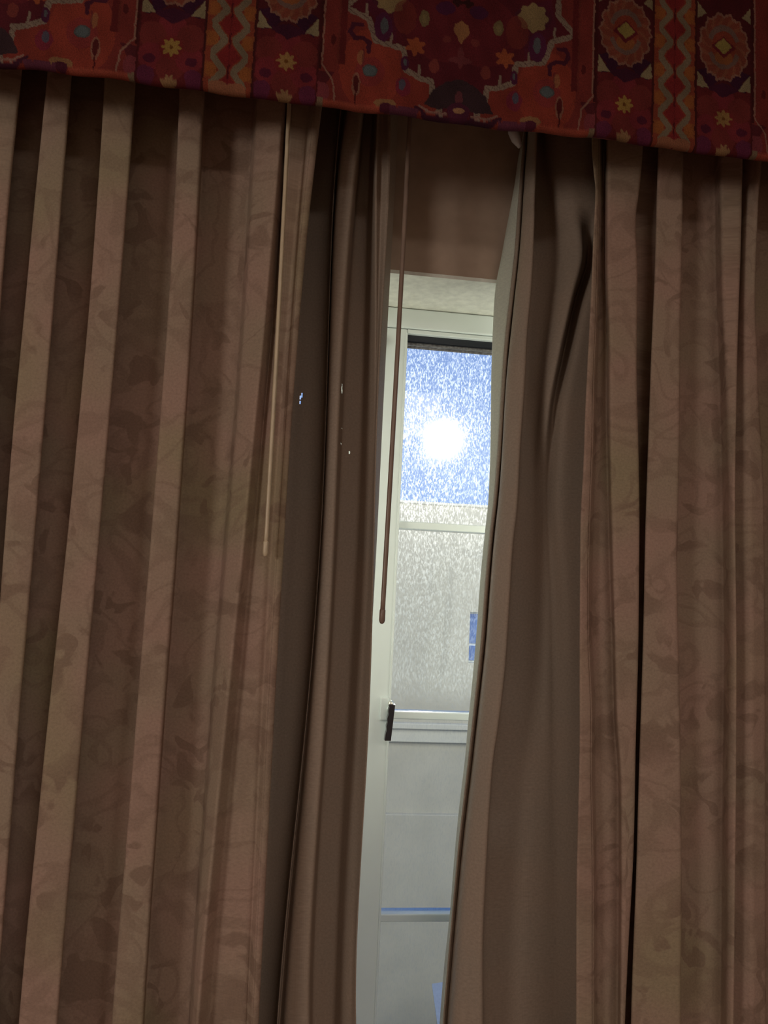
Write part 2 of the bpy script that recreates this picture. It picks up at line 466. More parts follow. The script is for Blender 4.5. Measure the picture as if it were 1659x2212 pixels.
def cloth_obj(name, G, zs, mt, c0, c1, parent=None, thick=0.0016, holes=()):
    nC, nR = c1-c0+1, len(zs); g = G[c0:c1+1]
    V = np.empty((nC, nR, 3)); V[:, :, :2] = g; V[:, :, 2] = zs[None, :]
    mid = np.concatenate([[0], np.cumsum(np.linalg.norm(np.diff(G[:, nR//2], axis=0), axis=1))])[c0:c1+1]
    idx = np.arange(nC*nR).reshape(nC, nR)
    q = np.stack([idx[:-1, :-1], idx[1:, :-1], idx[1:, 1:], idx[:-1, 1:]], -1).reshape(-1, 4)
    Vf = V.reshape(-1, 3)
    if len(holes):
        c = Vf[q].mean(1); keep = np.ones(len(q), bool)
        for hx_, hz_, rx, rz, sl_ in holes:
            dx = c[:, 0]-hx_-sl_*(c[:, 2]-hz_); dz = c[:, 2]-hz_
            keep &= (dx/rx)**2+(dz/rz)**2 > 1
        q = q[keep]
    me = bpy.data.meshes.new(name)
    org = Vector(parent.location) if parent is not None and parent.type == 'EMPTY' else Vector((0, 0, 0))
    me.from_pydata((Vf-np.array(org)).tolist(), [], q.tolist())
    uvl = me.uv_layers.new(name='UVMap')
    U = np.repeat(mid, nR); uvv = np.stack([U, Vf[:, 2]], 1)
    uvl.data.foreach_set('uv', uvv[q.reshape(-1)].astype(np.float32).reshape(-1))
    me.polygons.foreach_set('use_smooth', [True]*len(me.polygons)); me.materials.append(mt)
    o = link(bpy.data.objects.new(name, me), parent)
    sd = o.modifiers.new('thickness', 'SOLIDIFY'); sd.thickness = thick; sd.offset = 0
    if mt is M['lining']:
        me.materials.append(M['lining_back']); sd.material_offset = 1
    return o

NY, FY = 0.0, 0.072      # nose and recess depths of the brocade curtains
def L(d, *p): return [(a, b, d) for a, b in p]
def L2(*p): return list(p)
def shift(line, dx, d):   # same line moved sideways in the photograph and set to another depth
    return [(a+dx, b, d) for a, b, _ in line]

ztc = 2.425
zs = np.concatenate([np.arange(0.02, 0.75, 0.02), np.arange(0.75, ztc, 0.0075)])

# ---- left brocade curtain
s0r = L(NY, (50, 160), (28, 300), (15, 450), (3, 650), (-12, 900), (-30, 1200), (-55, 1650), (-80, 2212))
s1l = L(NY, (102, 170), (90, 300), (77, 430), (65, 530), (53, 650), (41, 780), (33, 930), (15, 1150), (2, 1280), (-14, 1520), (-26, 1740), (-45, 2212))
s1r = L(NY, (155, 170), (146, 300), (134, 400), (122, 590), (114, 650), (105, 770), (95, 930), (79, 1150), (64, 1300), (44, 1520), (33, 1650), (15, 1850), (2, 2050), (-8, 2212))
s2l = L(NY, (228, 175), (223, 280), (210, 400), (202, 500), (192, 650), (177, 870), (167, 970), (151, 1150), (134, 1270), (115, 1480), (92, 1650), (79, 1790), (54, 2030), (44, 2212))
s2r = L(NY, (293, 180), (287, 280), (277, 380), (269, 480), (256, 650), (248, 780), (238, 900), (216, 1150), (199, 1370), (179, 1560), (168, 1650), (149, 1860), (126, 2212))
s3l = L(NY, (390, 190), (384, 280), (377, 400), (365, 650), (356, 800), (348, 920), (336, 1050), (324, 1150), (307, 1400), (290, 1650), (272, 1830), (256, 2000), (243, 2212))
s3r = L(NY, (445, 200), (438, 260), (428, 370), (418, 500), (408, 700), (402, 950), (389, 1150), (372, 1330), (354, 1530), (338, 1650), (325, 1870), (312, 2212))
s4l = L(0.012, (556, 215), (551, 320), (541, 560), (530, 650), (524, 740), (516, 850), (506, 1000), (495, 1150), (484, 1270), (470, 1400), (458, 1520))
s4l = [(a, b, 0.014 if b < 700 else 0.02) for a, b, _ in s4l] + [(462, 1650, 0.010), (447, 1790, 0.008), (434, 1920, 0.008), (424, 2030, 0.008), (415, 2212, 0.008)]
s4r = L(0.0, (612, 215), (605, 310), (597, 420), (589, 540), (573, 650), (564, 740), (556, 850), (548, 930), (538, 1040), (530, 1150), (520, 1270), (507, 1380), (494, 1480), (479, 1640), (463, 1790), (450, 1920), (440, 2030), (430, 2212))
s4v = [(616, 215, 0.045), (612, 310, 0.045), (606, 420, 0.042), (600, 540, 0.036), (586, 650, 0.030), (571, 800, 0.024), (562, 930, 0.02), (545, 1150, 0.016), (520, 1400, 0.014), (494, 1640, 0.012), (470, 1900, 0.012), (447, 2212, 0.012)]
s5l = L(0.004, (630, 215), (617, 400), (610, 540), (603, 650), (594, 800), (585, 930), (575, 1150), (560, 1400), (549, 1640), (545, 1790), (538, 2000), (527, 2212))
s5l = [(a, b, 0.004 if b < 1200 else 0.007) for a, b, _ in s5l]
s5r = L(0.0, (694, 220), (681, 370), (669, 500), (650, 650), (639, 770), (628, 890), (615, 1150), (605, 1350), (597, 1480), (587, 1650), (579, 1830), (571, 1950), (559, 2212))
left_lines = [
    L(FY, (-420, 160), (-420, 1100), (-440, 2212)),
    L(NY, (-360, 160), (-370, 1100), (-400, 2212)),
    L(NY, (-290, 160), (-305, 1100), (-340, 2212)), L(FY, (-285, 160), (-300, 1100), (-340, 2212)),
    L(FY, (-190, 160), (-215, 1100), (-270, 2212)), L(NY, (-170, 160), (-200, 1100), (-255, 2212)),
    L(NY, (-110, 160), (-150, 1100), (-215, 2212)), L(FY, (-108, 160), (-150, 1100), (-215, 2212)),
    L(FY, (-40, 160), (-75, 1100), (-150, 2212)), L(NY, (-25, 160), (-60, 1100), (-135, 2212)),
    s0r, shift(s0r, -10, FY), shift(s1l, 3, FY*0.9), s1l, s1r, shift(s1r, -10, FY), shift(s2l, 6, FY),
    s2l, s2r, shift(s2r, -8, FY), shift(s3l, 6, FY), s3l, s3r,
    shift(s3r, 2, FY*0.85), shift(s4l, -8, FY*0.78), s4l, shift(s4r, 0, -0.008), [(a+5, b, max(d_, 0.018)) for a, b, d_ in s4v], s5l, shift(s5r, -26, 0.012), shift(s5r, -14, -0.003), s5r,
    shift(s5r, -8, 0.035), shift(s5r, -30, 0.045)]
G, mk = curtain(left_lines, zs, 0.006, fil=0.005, seed=1, deg=3)
cl = empty('left_drape', (-0.2, 0.03, 0.0))
tag(cl, 'pleated brown brocade drape on the left, reaching the picture edge under the red valance', 'curtain')
cloth_obj('panel', G, zs, M['brocade'], 0, mk[-3], cl)
o = cloth_obj('side_hem', G, zs, M['brocade'], mk[-3], len(G)-1, cl)

# ---- right brocade curtain
p0l = L(0.0, (1277, 325), (1281, 370), (1285, 415), (1281, 500), (1276, 630), (1268, 800), (1263, 900), (1260, 1000), (1254, 1130), (1253, 1200), (1251, 1400), (1250, 1650), (1245, 1850), (1244, 2212))
p0r = L(0.004, (1294, 325), (1293, 415), (1291, 500), (1288, 630), (1285, 720), (1281, 820), (1279, 950), (1275, 1080), (1272, 1200), (1272, 1400), (1277, 1530), (1277, 1650), (1280, 1850), (1281, 2212))
ql = L(0.0, (1313, 310), (1313, 600), (1317, 700), (1318, 900), (1323, 1150), (1328, 1350), (1337, 1600), (1341, 1650), (1343, 1850), (1341, 2212))
qr = L(0.0, (1388, 330), (1382, 400), (1373, 470), (1377, 600), (1375, 800), (1379, 1000), (1381, 1150), (1379, 1350), (1373, 1600), (1367, 1850), (1357, 2050), (1350, 2212))
rl = L(0.004, (1422, 330), (1418, 450), (1414, 600), (1406, 800), (1399, 1000), (1394, 1150), (1388, 1400), (1382, 1620), (1376, 1850), (1367, 2100), (1364, 2212))
rr = L(0.0, (1475, 350), (1473, 500), (1469, 700), (1466, 1000), (1463, 1200), (1467, 1450), (1470, 1650), (1470, 2212))
tl_ = L(0.010, (1558, 400), (1560, 600), (1568, 800), (1574, 1000), (1577, 1200), (1578, 1500), (1575, 1700), (1571, 2212))
tr_ = L(0.0, (1604, 350), (1600, 550), (1595, 700), (1591, 850), (1587, 1050), (1589, 1250), (1591, 1500), (1590, 1700), (1587, 1950), (1585, 2212))
ul = L(0.02, (1622, 355), (1612, 450), (1606, 600), (1612, 800), (1620, 1100), (1625, 2212))
ur = L2((1645, 349, 0.004), (1637, 450, 0.004), (1631, 600, 0.008), (1636, 800, 0.02), (1650, 1100, 0.03), (1655, 2212, 0.03))
right_lines = [
    shift(p0l, 34, 0.050), shift(p0l, 10, 0.022), p0l, p0r, shift(p0r, 8, 0.030), shift(ql, -6, 0.034), ql, qr,
    shift(qr, -6, FY*0.75), shift(rl, 6, FY*0.75), rl, rr, shift(rr, -5, FY*0.8), shift(tl_, -14, FY*0.7), tl_, tr_,
    shift(tr_, -6, FY*0.6), ul, ur, shift(ur, -4, FY*0.9),
    L(FY, (1750, 400), (1750, 2212)), L(NY, (1760, 400), (1765, 2212)), L(NY, (1830, 400), (1835, 2212)), L(FY, (1826, 400), (1830, 2212)),
    L(FY, (1915, 400), (1925, 2212)), L(NY, (1930, 400), (1940, 2212)), L(NY, (2000, 400), (2010, 2212)), L(FY, (2000, 400), (2005, 2212)), L(FY, (2080, 400), (2080, 2212))]
G, mk = curtain(right_lines, zs, 0.006, fil=0.006, seed=2)
crt = empty('right_drape', (0.9, 0.03, 0.0))
tag(crt, 'pleated brown brocade drape on the right, its pale leading edge over the plain lining', 'curtain')
cloth_obj('side_hem', G, zs, M['brocade'], 0, mk[3], crt)
cloth_obj('panel', G, zs, M['brocade'], mk[3], len(G)-1, crt)

# ---- left lining
vv = (225, 350, 500, 700, 900, 1150, 1400, 1650, 1900, 2212)
def T(d, *u): return [(a, b, d) for a, b in zip(u, vv)]
fl0 = T(0.158, 716, 700, 690, 680, 668, 652, 640, 628, 606, 585)
la = T(0.088, 736, 727, 716, 709, 704, 694, 676, 648, 628, 598)
lav = T(0.112, 746, 732, 719, 711, 706, 696, 679, 652, 632, 604)
lb = T(0.072, 753, 736, 723, 714, 710, 700, 685, 658, 642, 615)
lc = T(0.066, 783, 774, 752, 740, 735, 722, 711, 694, 679, 668)
lcv = T(0.150, 787, 780, 764, 750, 742, 728, 716, 700, 685, 674)
lav = [(a, b, 0.120 if b < 800 else 0.100) for a, b, _ in lav]
lf = T(0.156, 808, 800, 790, 790, 780, 770, 758, 745, 730, 720)
ld = T(0.098, 816, 813, 810, 813, 808, 800, 787, 774, 760, 748)
ld = [(a, b, d) for (a, b, _), d in zip(ld, (.092, .092, .095, .102, .110, .120, .122, .122, .120, .118))]
le0 = T(0.108, 826, 822, 820, 818, 811, 803, 794, 783, 770, 760)
le = T(0.090, 840, 845, 832, 823, 815, 808, 802, 792, 779, 770)
lg = L(0.140, (857, 225), (863, 310), (861, 370), (852, 430), (845, 500), (840, 600), (834, 700), (832, 860), (829, 1000), (818, 1130), (807, 1240), (795, 1400), (784, 1650), (760, 2212))
fl1 = [(a-3, b, 0.145) for a, b, _ in la]
left_run = []        # the lining goes on, softly pleated, behind the brocade drape
for k in range(10):
    left_run.append([(a-990+95*k, b, 0.115 if k % 2 else 0.155) for a, b in ((694, 225), (650, 650), (605, 1350), (559, 2212))])
lin_left = left_run + [shift(T(0.1, 690, 672, 660, 645, 625, 611, 600, 585, 572, 556), -60, 0.14), shift(fl0, -34, 0.158), fl1, la, lav, lb, lc, lcv, lf, ld, le0, le, lg, shift(lg, -30, 0.165)]
holes = []
def hole(px, py, hw, hh, sl_=0.0):
    w = at(px, py, 0.11); holes.append((w[0], w[2], hw, hh, sl_))
hz_px = (651, 738, 741, 739, 745, 759)
zfine = np.unique(np.round(np.concatenate([np.arange(0.02, 0.75, 0.02), np.arange(0.75, 1.70, 0.0075), np.arange(1.70, 1.84, 0.0012), np.arange(1.84, ztc, 0.0075)]), 5))
G, mk = curtain(lin_left, zfine, 0.0022, fil=0.007, wob=0.0003, seed=3, deg=5)
for px, py, hw, hh, sl_ in ((652, 842, .0019, .0062, .25), (650, 856, .0017, .0036, .1), (738, 843, .0022, .0080, .0), (741, 917, .0014, .0018, 0),
                            (739, 952, .0014, .0022, 0), (745, 969, .0013, .0018, 0), (759, 969, .0016, .0024, 0)):
    hole(px, py, hw, hh, sl_)
ll_ = empty('left_lining', (0.1, 0.12, 0.0))
tag(ll_, 'plain satin brown lining curtain left of the gap, pierced by small holes', 'curtain')
cloth_obj('panel', G, zfine, M['lining'], 0, mk[-2], ll_, thick=0.0008, holes=holes)
cloth_obj('side_hem', G, zfine, M['lining'], mk[-2], len(G)-1, ll_, thick=0.0012)

# ---- right lining
e0 = L(0.165, (1134, 285), (1121, 330), (1110, 400), (1091, 500), (1080, 560), (1070, 610), (1064, 680), (1060, 780), (1058, 900), (1056, 1010), (1053, 1080), (1046, 1150), (1038, 1230), (1029, 1350), (1018, 1480), (1010, 1560), (1003, 1640), (991, 1740), (982, 1830), (971, 1970), (959, 2080), (950, 2190))
e1 = L2((1137, 290, 0.140), (1127, 430, 0.135), (1119, 550, 0.13), (1108, 650, 0.13), (1100, 720, 0.13), (1090, 850, 0.13), (1080, 1000, 0.13), (1073, 1080, 0.13), (1065, 1150, 0.132), (1055, 1260, 0.134), (1046, 1380, 0.136), (1030, 1530, 0.138), (1018, 1640, 0.14), (996, 1830, 0.142), (964, 2190, 0.144))
e2v = shift(e1, 3, 0.150)
e2 = L(0.098, (1143, 290), (1132, 430), (1122, 560), (1113, 650), (1110, 690), (1098, 780), (1091, 870), (1087, 950), (1082, 1050), (1076, 1120), (1070, 1180), (1064, 1260), (1055, 1380), (1040, 1530), (1029, 1640), (1008, 1830), (978, 2190))
e3 = L(0.074, (1161, 290), (1157, 400), (1153, 530), (1147, 640), (1142, 690), (1134, 840), (1125, 960), (1117, 1110), (1112, 1150), (1100, 1320), (1091, 1450), (1078, 1560), (1065, 1650), (1058, 1740), (1052, 1850), (1045, 2000), (1045, 2212))
e3v = [(a-4, b, 0.172 if b < 1500 else (0.160 if b < 1800 else 0.135)) for a, b, _ in e3]
e4 = L2((1168, 290, 0.16), (1182, 430, 0.158), (1195, 560, 0.155), (1178, 700, 0.155), (1160, 850, 0.155), (1150, 1000, 0.170), (1148, 1200, 0.172), (1140, 1500, 0.165), (1120, 1800, 0.155), (1110, 2212, 0.145))
e4b = L2((1180, 290, 0.135), (1202, 430, 0.130), (1226, 545, 0.125), (1212, 640, 0.122), (1190, 760, 0.125), (1172, 900, 0.135), (1165, 1050, 0.160), (1168, 1300, 0.165), (1165, 1600, 0.162), (1150, 2212, 0.152))
e5 = L2((1215, 290, 0.115), (1240, 430, 0.110), (1258, 545, 0.105), (1234, 650, 0.105), (1208, 770, 0.112), (1186, 900, 0.128), (1176, 1050, 0.155), (1182, 1300, 0.16), (1182, 1600, 0.16), (1175, 2212, 0.155))
e6 = L2((1268, 290, 0.105), (1276, 430, 0.108), (1268, 560, 0.165), (1240, 655, 0.175), (1215, 770, 0.17), (1192, 900, 0.158), (1186, 1050, 0.160), (1196, 1300, 0.160), (1200, 1600, 0.160), (1200, 2212, 0.155))
e7 = L2((1290, 290, 0.110), (1300, 430, 0.112), (1290, 560, 0.125), (1262, 660, 0.125), (1240, 770, 0.125), (1216, 900, 0.128), (1206, 1050, 0.135), (1222, 1300, 0.138), (1230, 1600, 0.145), (1230, 2212, 0.150))
lin_right = [shift(e0, 30, 0.195), shift(e0, 7, 0.182), e0, shift(e1, -6, 0.135), e1, e2v, e2, e3, e3v, e4, e4b, e5, e6, e7,
             L(0.12, (1345, 320), (1340, 1000), (1340, 2212)), L(0.15, (1400, 320), (1400, 2212)), L(0.11, (1450, 320), (1450, 2212)), L(0.15, (1520, 320), (1520, 2212)), L(0.11, (1600, 320), (1600, 2212)), L(0.14, (1700, 320), (1700, 2212)), L(0.11, (1800, 320), (1800, 2212))]
G, mk = curtain(lin_right, zs, 0.005, fil=0.011, wob=0.0003, seed=5)
lr_ = empty('right_lining', (0.6, 0.12, 0.0))
tag(lr_, 'plain brown lining curtain right of the gap, pulled aside in a slanting fold', 'curtain')
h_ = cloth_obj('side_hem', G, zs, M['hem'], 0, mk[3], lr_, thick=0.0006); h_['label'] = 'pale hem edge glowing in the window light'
cloth_obj('panel', G, zs, M['lining'], mk[3], len(G)-1, lr_, thick=0.0010)
# white glider hook showing under the valance
w = at(1115, 292, 0.13)
bm = bmesh.new()
tube(bm, [(w[0]+0.010, 0.135, w[2]+0.03), (w[0]-0.004, 0.13, w[2]+0.02), (w[0]-0.007, 0.128, w[2]+0.004), (w[0]-0.001, 0.127, w[2]-0.010), (w[0]+0.008, 0.128, w[2]-0.024)], [0.006, 0.009, 0.0095, 0.009, 0.004], 10)
g_ = from_bm('curtain_hook', bm, M['white_plastic'], lr_, True); g_['label'] = 'white plastic hook'

# tracks
# ---- pull wands
def wand(name, top, bot, y, r, mt, label, flute, seg):
    a = Vector(at(*top, y)); b = Vector(at(*bot, y))
    d = (a-b)/(a.z-b.z); hang = b + d*(2.40-b.z)
    w = empty(name, hang); tag(w, label, 'curtain wand', 'pull wands hanging from the curtain track')
    bm = bmesh.new(); n = 24
    pts = [hang+(b-hang)*i/n + Vector((0.0012*math.sin(PI*i/n), 0, 0)) for i in range(n)]
    tube(bm, pts+[b+(hang-b)*0.004], r, seg, flute=flute)
    from_bm('rod', bm, mt, w, True)
    bm = bmesh.new(); u = (hang-b).normalized()
    tube(bm, [b+u*0.022, b+u*0.02, b+u*0.004, b, b-u*0.002], [r*1.0, r*1.22, r*1.25, r*0.95, r*0.4], 12)
    from_bm('tip', bm, mt, w, True)
    bm = bmesh.new()
    tube(bm, [hang, hang+Vector((0, 0.006, 0.015)), hang+Vector((0, 0.012, 0.03))], 0.002, 8)
    from_bm('hook', bm, M['track'], w, True)
wand('pull_wand', (620, 300), (573, 1200), -0.022, 0.0034, M['wand_cream'], 'thin cream fluted wand hanging in front of the left brocade drape', 0.16, 12)
wand('pull_wand', (885, 255), (825, 1345), 0.055, 0.0040, M['wand_wood'], 'thin brown wand hanging across the bright window gap', 0.0, 12)

# ================================================================== VALANCE
VX0, VX1, VZ0, VZ1, VY = -0.95, 1.35, 2.208, 2.50, -0.12
PER, A00 = 689.0, -260.0
def print_colour(a, h):
    """the rug-like print of the cloth; a = millimetres along, h = millimetres above the lower edge"""
    j1 = np.sin(a*0.31+h*0.17)+np.sin(a*0.13-h*0.41+1.3)+0.6*np.sin(a*0.73+h*0.62)
    j2 = np.sin(a*0.23-h*0.29+2.1)+np.sin(a*0.47+h*0.11)+0.6*np.sin(h*0.83-a*0.4)
    a = a+0.35*j1; h = h+0.35*j2
    p = np.mod(a-A00, PER)
    col = np.zeros(a.shape+(3,)); col[:] = (0.26, 0.028, 0.018)
    def put(mask, c, k=1.0):
        col[mask] = col[mask]*(1-k)+np.array(c)*k
    def ell(x, y, rx, ry, X, Y): return ((X-x)/rx)**2+((Y-y)/ry)**2 < 1
    def poly(pts, X, Y):
        ins = np.zeros(X.shape, bool); n = len(pts)
        for i in range(n):
            x0, y0 = pts[i]; x1, y1 = pts[(i+1) % n]
            if y0 == y1: continue
            c = ((y0 > Y) != (y1 > Y)) & (X < (x1-x0)*(Y-y0)/(y1-y0)+x0); ins ^= c
        return ins
    def stroke(pts, w, X, Y):
        d = np.full(X.shape, 1e9)
        for (x0, y0), (x1, y1) in zip(pts[:-1], pts[1:]):
            dx, dy = x1-x0, y1-y0; t = np.clip(((X-x0)*dx+(Y-y0)*dy)/(dx*dx+dy*dy), 0, 1)
            d = np.minimum(d, np.hypot(X-x0-t*dx, Y-y0-t*dy))
        return d < w/2
    def star(x, y, r, n, X, Y, ph=0.0, depth=0.38):
        th = np.arctan2(Y-y, X-x)+ph; rr = np.hypot(X-x, Y-y)
        return rr < r*(1-depth*(0.5-0.5*np.cos(n*th)))
    # ---------------- wide medallion panel
    big = p >= 261; c = np.abs(p-475.5); sg = p > 475.5
    cream, grey, yel, org = (0.30, 0.21, 0.15), (0.12, 0.12, 0.13), (0.42, 0.22, 0.05), (0.42, 0.09, 0.025)
    put(big, (0.27, 0.035, 0.02))
    put(big & (c > 150), (0.24, 0.03, 0.022))
    put(big & ell(137, 62, 46, 66, c, h), (0.34, 0.045, 0.022))
    put(big & ell(137, 60, 22, 24, c, h), (0.30, 0.035, 0.03))
    med = [(0, -5), (29, -5), (29, 20), (41, 38), (43, 57), (59, 59), (83, 70), (88, 103), (105, 105), (131, 110), (143, 145), (180, 160), (152, 190), (150, 260), (150, 320), (0, 320)]
    put(big & poly(med, c, h), (0.125, 0.012, 0.02))
    put(big & poly(med, c, h) & ell(30, 150, 60, 60, c, h), (0.17, 0.016, 0.022), 0.8)
    put(big & poly([(100, 110), (150, 165), (140, 215), (96, 200)], c, h), (0.12, 0.012, 0.035), 0.7)
    edge = med[1:-1]
    put(big & stroke(edge[:9], 9, c, h), cream)
    put(big & stroke(edge[8:], 9, c, h), cream)
    for q in ((62, 60, 80), (107, 105, 128), (128, 112, 138), (146, 150, 168), (42, 40, 50)):
        put(big & stroke([(q[0], q[1]), (q[0]+1, q[2])], 4.0, c, h), cream)
    put(big & (np.mod(a*0.8+h*1.1, 9) < 1.2) & (stroke(edge, 7.0, c, h)), (0.10, 0.03, 0.03), 0.7)
    put(big & poly([(0, 66), (22, 58), (40, 44), (54, 18), (30, 14), (0, 20)], c, h), (0.055, 0.025, 0.03))
    put(big & ell(0, 36, 6, 11, c, h), (0.17, 0.04, 0.05))
    put(big & ell(0, 14, 17, 14, c, h), (0.10, 0.015, 0.04)); put(big & ell(0, 15, 9, 5, c, h), (0.45, 0.22, 0.10))
    put(big & star(70, 110, 16, 6, c, h, 0.4), org)
    put(big & poly([(0, 160), (10, 154), (13, 144), (0, 122), (-1, 122), (-1, 160)], c, h), (0.40, 0.17, 0.06))
    put(big & ell(26, 178, 15, 11, c, h), (0.09, 0.012, 0.05)); put(big & star(8, 190, 9, 4, c, h), (0.05, 0.01, 0.01))
    put(big & ell(58, 158, 8, 13, c, h), (0.22, 0.15, 0.06)); put(big & ell(58, 157, 4, 7, c, h), (0.28, 0.20, 0.08))
    put(big & ell(112, 182, 29, 21, c, h), (0.10, 0.015, 0.03)); put(big & star(112, 182, 25, 8, c, h, 0, 0.18), (0.33, 0.22, 0.09))
    put(big & ell(120, 134, 14, 24, c, h), (0.11, 0.014, 0.055)); put(big & ell(119, 136, 6, 13, c, h), grey)
    put(big & ell(85, 80, 6, 12, c, h), (0.10, 0.013, 0.05)); put(big & ell(85, 82, 2.5, 6, c, h), grey)
    put(big & ell(0, 96, 18, 6, c, h) | big & ell(0, 100, 5, 18, c, h), (0.20, 0.035, 0.04))
    put(big & ell(40, 82, 8, 11, c, h), (0.24, 0.04, 0.03)); put(big & ell(22, 128, 7, 6, c, h), (0.22, 0.035, 0.03))
    put(big & ell(88, 155, 18, 28, c, h), (0.22, 0.03, 0.02), 0.7)
    put(big & ell(137, 62, 11.5, 10, c, h), (0.10, 0.10, 0.10)); put(big & ell(137, 62, 9, 8, c, h), (0.125, 0.15, 0.155))
    put(big & ell(86, 42, 12, 16, c, h), (0.24, 0.02, 0.04)); put(big & ell(88, 46, 5, 9, c, h), (0.11, 0.09, 0.13))
    put(big & stroke([(141, 92), (140, 106), (150, 113), (163, 112), (170, 122), (165, 134), (153, 134)], 6.5, c, h), (0.09, 0.012, 0.03))
    put(big & ell(152, 82, 5, 12, c, h), (0.38, 0.13, 0.05)); put(big & (stroke([(148, 68), (148, 95)], 3, c, h)), (0.16, 0.02, 0.03), 0.6)
    put(big & (np.abs(c-180) < 5) & (h > 68), (0.15, 0.014, 0.014)); put(big & (np.abs(c-186) < 1.5) & (h > 68), (0.20, 0.03, 0.02))
    put(big & ell(194, 105, 4, 8, c, h), (0.12, 0.012, 0.012))
    put(big & ell(157, 38, 6.5, 19, c, h), (0.33, 0.13, 0.08)); put(big & ell(157, 40, 4.2, 14, c, h), (0.12, 0.012, 0.012)); put(big & (np.abs(c-157) < 1.2) & (h < 35), (0.10, 0.01, 0.01))
    put(big & (c > 190) & (h < 52) & (c > 222-h*0.62), (0.12, 0.014, 0.02)); put(big & (c > 196) & (h < 34) & ell(210, 18, 14, 18, c, h), (0.25, 0.04, 0.05))
    put(big & stroke([(209, 330), (209, 62), (192, 40), (188, 8)], 2.6, c, h), (0.34, 0.16, 0.11))
    put(big & (c > 210.5) & (h > 55), (0.07, 0.008, 0.008))
    put(big & ell(112, 12, 17, 7, c, h), (0.34, 0.16, 0.06)); put(big & ell(112, 7, 9, 5, c, h), (0.10, 0.012, 0.03))
    put(big & stroke([(14, 3), (48, 3), (66, 12)], 5, c, h), (0.07, 0.012, 0.03)); put(big & stroke([(20, 8), (46, 8), (60, 15)], 3.5, c, h), (0.33, 0.17, 0.13))
    put(big & (c > 62) & (c < 105) & (h < 9), (0.15, 0.03, 0.06)); put(big & (c > 122) & (h < 7), (0.40, 0.07, 0.035))
    put(big & (c > 205) & (h < 9), (0.25, 0.16, 0.09))
    # ---------------- flower panels
    for x0 in (0, 166):
        fp = (p >= x0) & (p < x0+95.5); c = np.abs(p-x0-48); x = p-x0-48
        put(fp, (0.10, 0.010, 0.014))
        low = fp & (h < 112)
        put(low, (0.155, 0.014, 0.016))
        for k in range(6):
            th = PI/2+k*PI/3; put(low & ell(31*math.cos(th), 56+33*math.sin(th), 20, 21, x, h), (0.21, 0.026, 0.022) if k % 2 else (0.24, 0.022, 0.03))
        put(low & ell(34, 12, 13, 12, c, h), (0.15, 0.018, 0.055)); put(low & ell(30, 36, 9, 7, c, h), (0.11, 0.01, 0.03))
        put(low & ell(0, 56, 18, 18, x, h), (0.23, 0.02, 0.02))
        put(low & star(0, 57, 15, 8, x, h, 0.0, 0.36), (0.42, 0.24, 0.045) if x0 == 0 else (0.38, 0.20, 0.055)); put(low & ell(0, 57, 3, 3, x, h), (0.20, 0.07, 0.01))
        put(low & star(0, 2, 13, 8, x, h, 0.4, 0.4), (0.36, 0.19, 0.08))
        put(fp & poly([(-1, 128), (22, 108), (40, 103), (30, 120), (45, 134), (-1, 150)], c, h), (0.055, 0.008, 0.03))
        put(fp & poly([(-1, 92), (14, 100), (30, 108), (-1, 118)], c, h), (0.07, 0.009, 0.03))
        put(fp & poly([(45, 106), (24, 106), (44, 134)], c, h), (0.33, 0.25, 0.13))
        th = np.arctan2((h-178)/62, x/46); rr = np.hypot(x/46, (h-178)/62)
        sc = 1-0.09*np.abs(np.sin(th*7))-0.04*np.abs(np.sin(th*17))
        put(fp & (rr < sc), (0.31, 0.14, 0.09)); put(fp & (rr < sc-0.07), (0.26, 0.055, 0.03))
        put(fp & (rr < sc-0.07) & (np.mod(th*2.2+rr*2.0, 1.0) < 0.35), (0.29, 0.085, 0.04))
        put(fp & (np.abs(rr-0.53) < 0.08) & (np.abs(np.sin(th)) > 0.35), (0.20, 0.11, 0.085)); put(fp & (rr < 0.44), (0.29, 0.045, 0.02))
        put(fp & ell(0, 160, 15, 12, x, h), (0.33, 0.10, 0.025)); put(fp & (c/21+np.abs(h-178)/19 < 1), (0.16, 0.012, 0.02))
        put(fp & (c/15+np.abs(h-180)/14 < 1), (0.34, 0.25, 0.055))
        put(fp & poly([(45, 222), (30, 232), (45, 250)], c, h), (0.33, 0.25, 0.13))
        put(fp & (c > 45), (0.07, 0.008, 0.01), 0.7)
    # ---------------- lozenge chain
    ch = (p >= 95.5) & (p < 166); c = np.abs(p-131); dh = np.mod(h-53+24, 48)-24
    put(ch, (0.30, 0.05, 0.02)); put(ch & (c > 18) & (np.abs(dh) > 12), (0.34, 0.085, 0.02)); put(ch & ell(24, 0, 8, 7, c, np.abs(dh)-20), (0.38, 0.11, 0.02))
    nrm = c/17+np.abs(dh)/21
    put(ch & (nrm > 1.15) & (nrm < 1.9) & (c > 3) & (c < 27), (0.25, 0.18, 0.11)); put(ch & (nrm < 1), (0.27, 0.018, 0.018))
    put(ch & (c < 1.3) & (np.abs(dh) > 12), (0.10, 0.01, 0.012)); put(ch & (c < 0.8), (0.15, 0.01, 0.015), 0.6)
    put(ch & ell(13, 6, 14, 8, c, h), (0.36, 0.13, 0.06))
    put(np.abs(p-95.5) < 1.2, (0.07, 0.01, 0.01)); put(np.abs(p-166) < 1.2, (0.07, 0.01, 0.01))
    # faded threads
    f = 1+0.10*np.sin(a*1.7+3*np.sin(h*0.31))*np.sin(h*1.3)+0.12*np.sin(a*0.11+1)*np.sin(h*0.07+a*0.05)
    lum = col.mean(-1, keepdims=True)
    col = lum+(col-lum)*0.92
    return np.clip(col*f[..., None]*0.60, 0, 1)

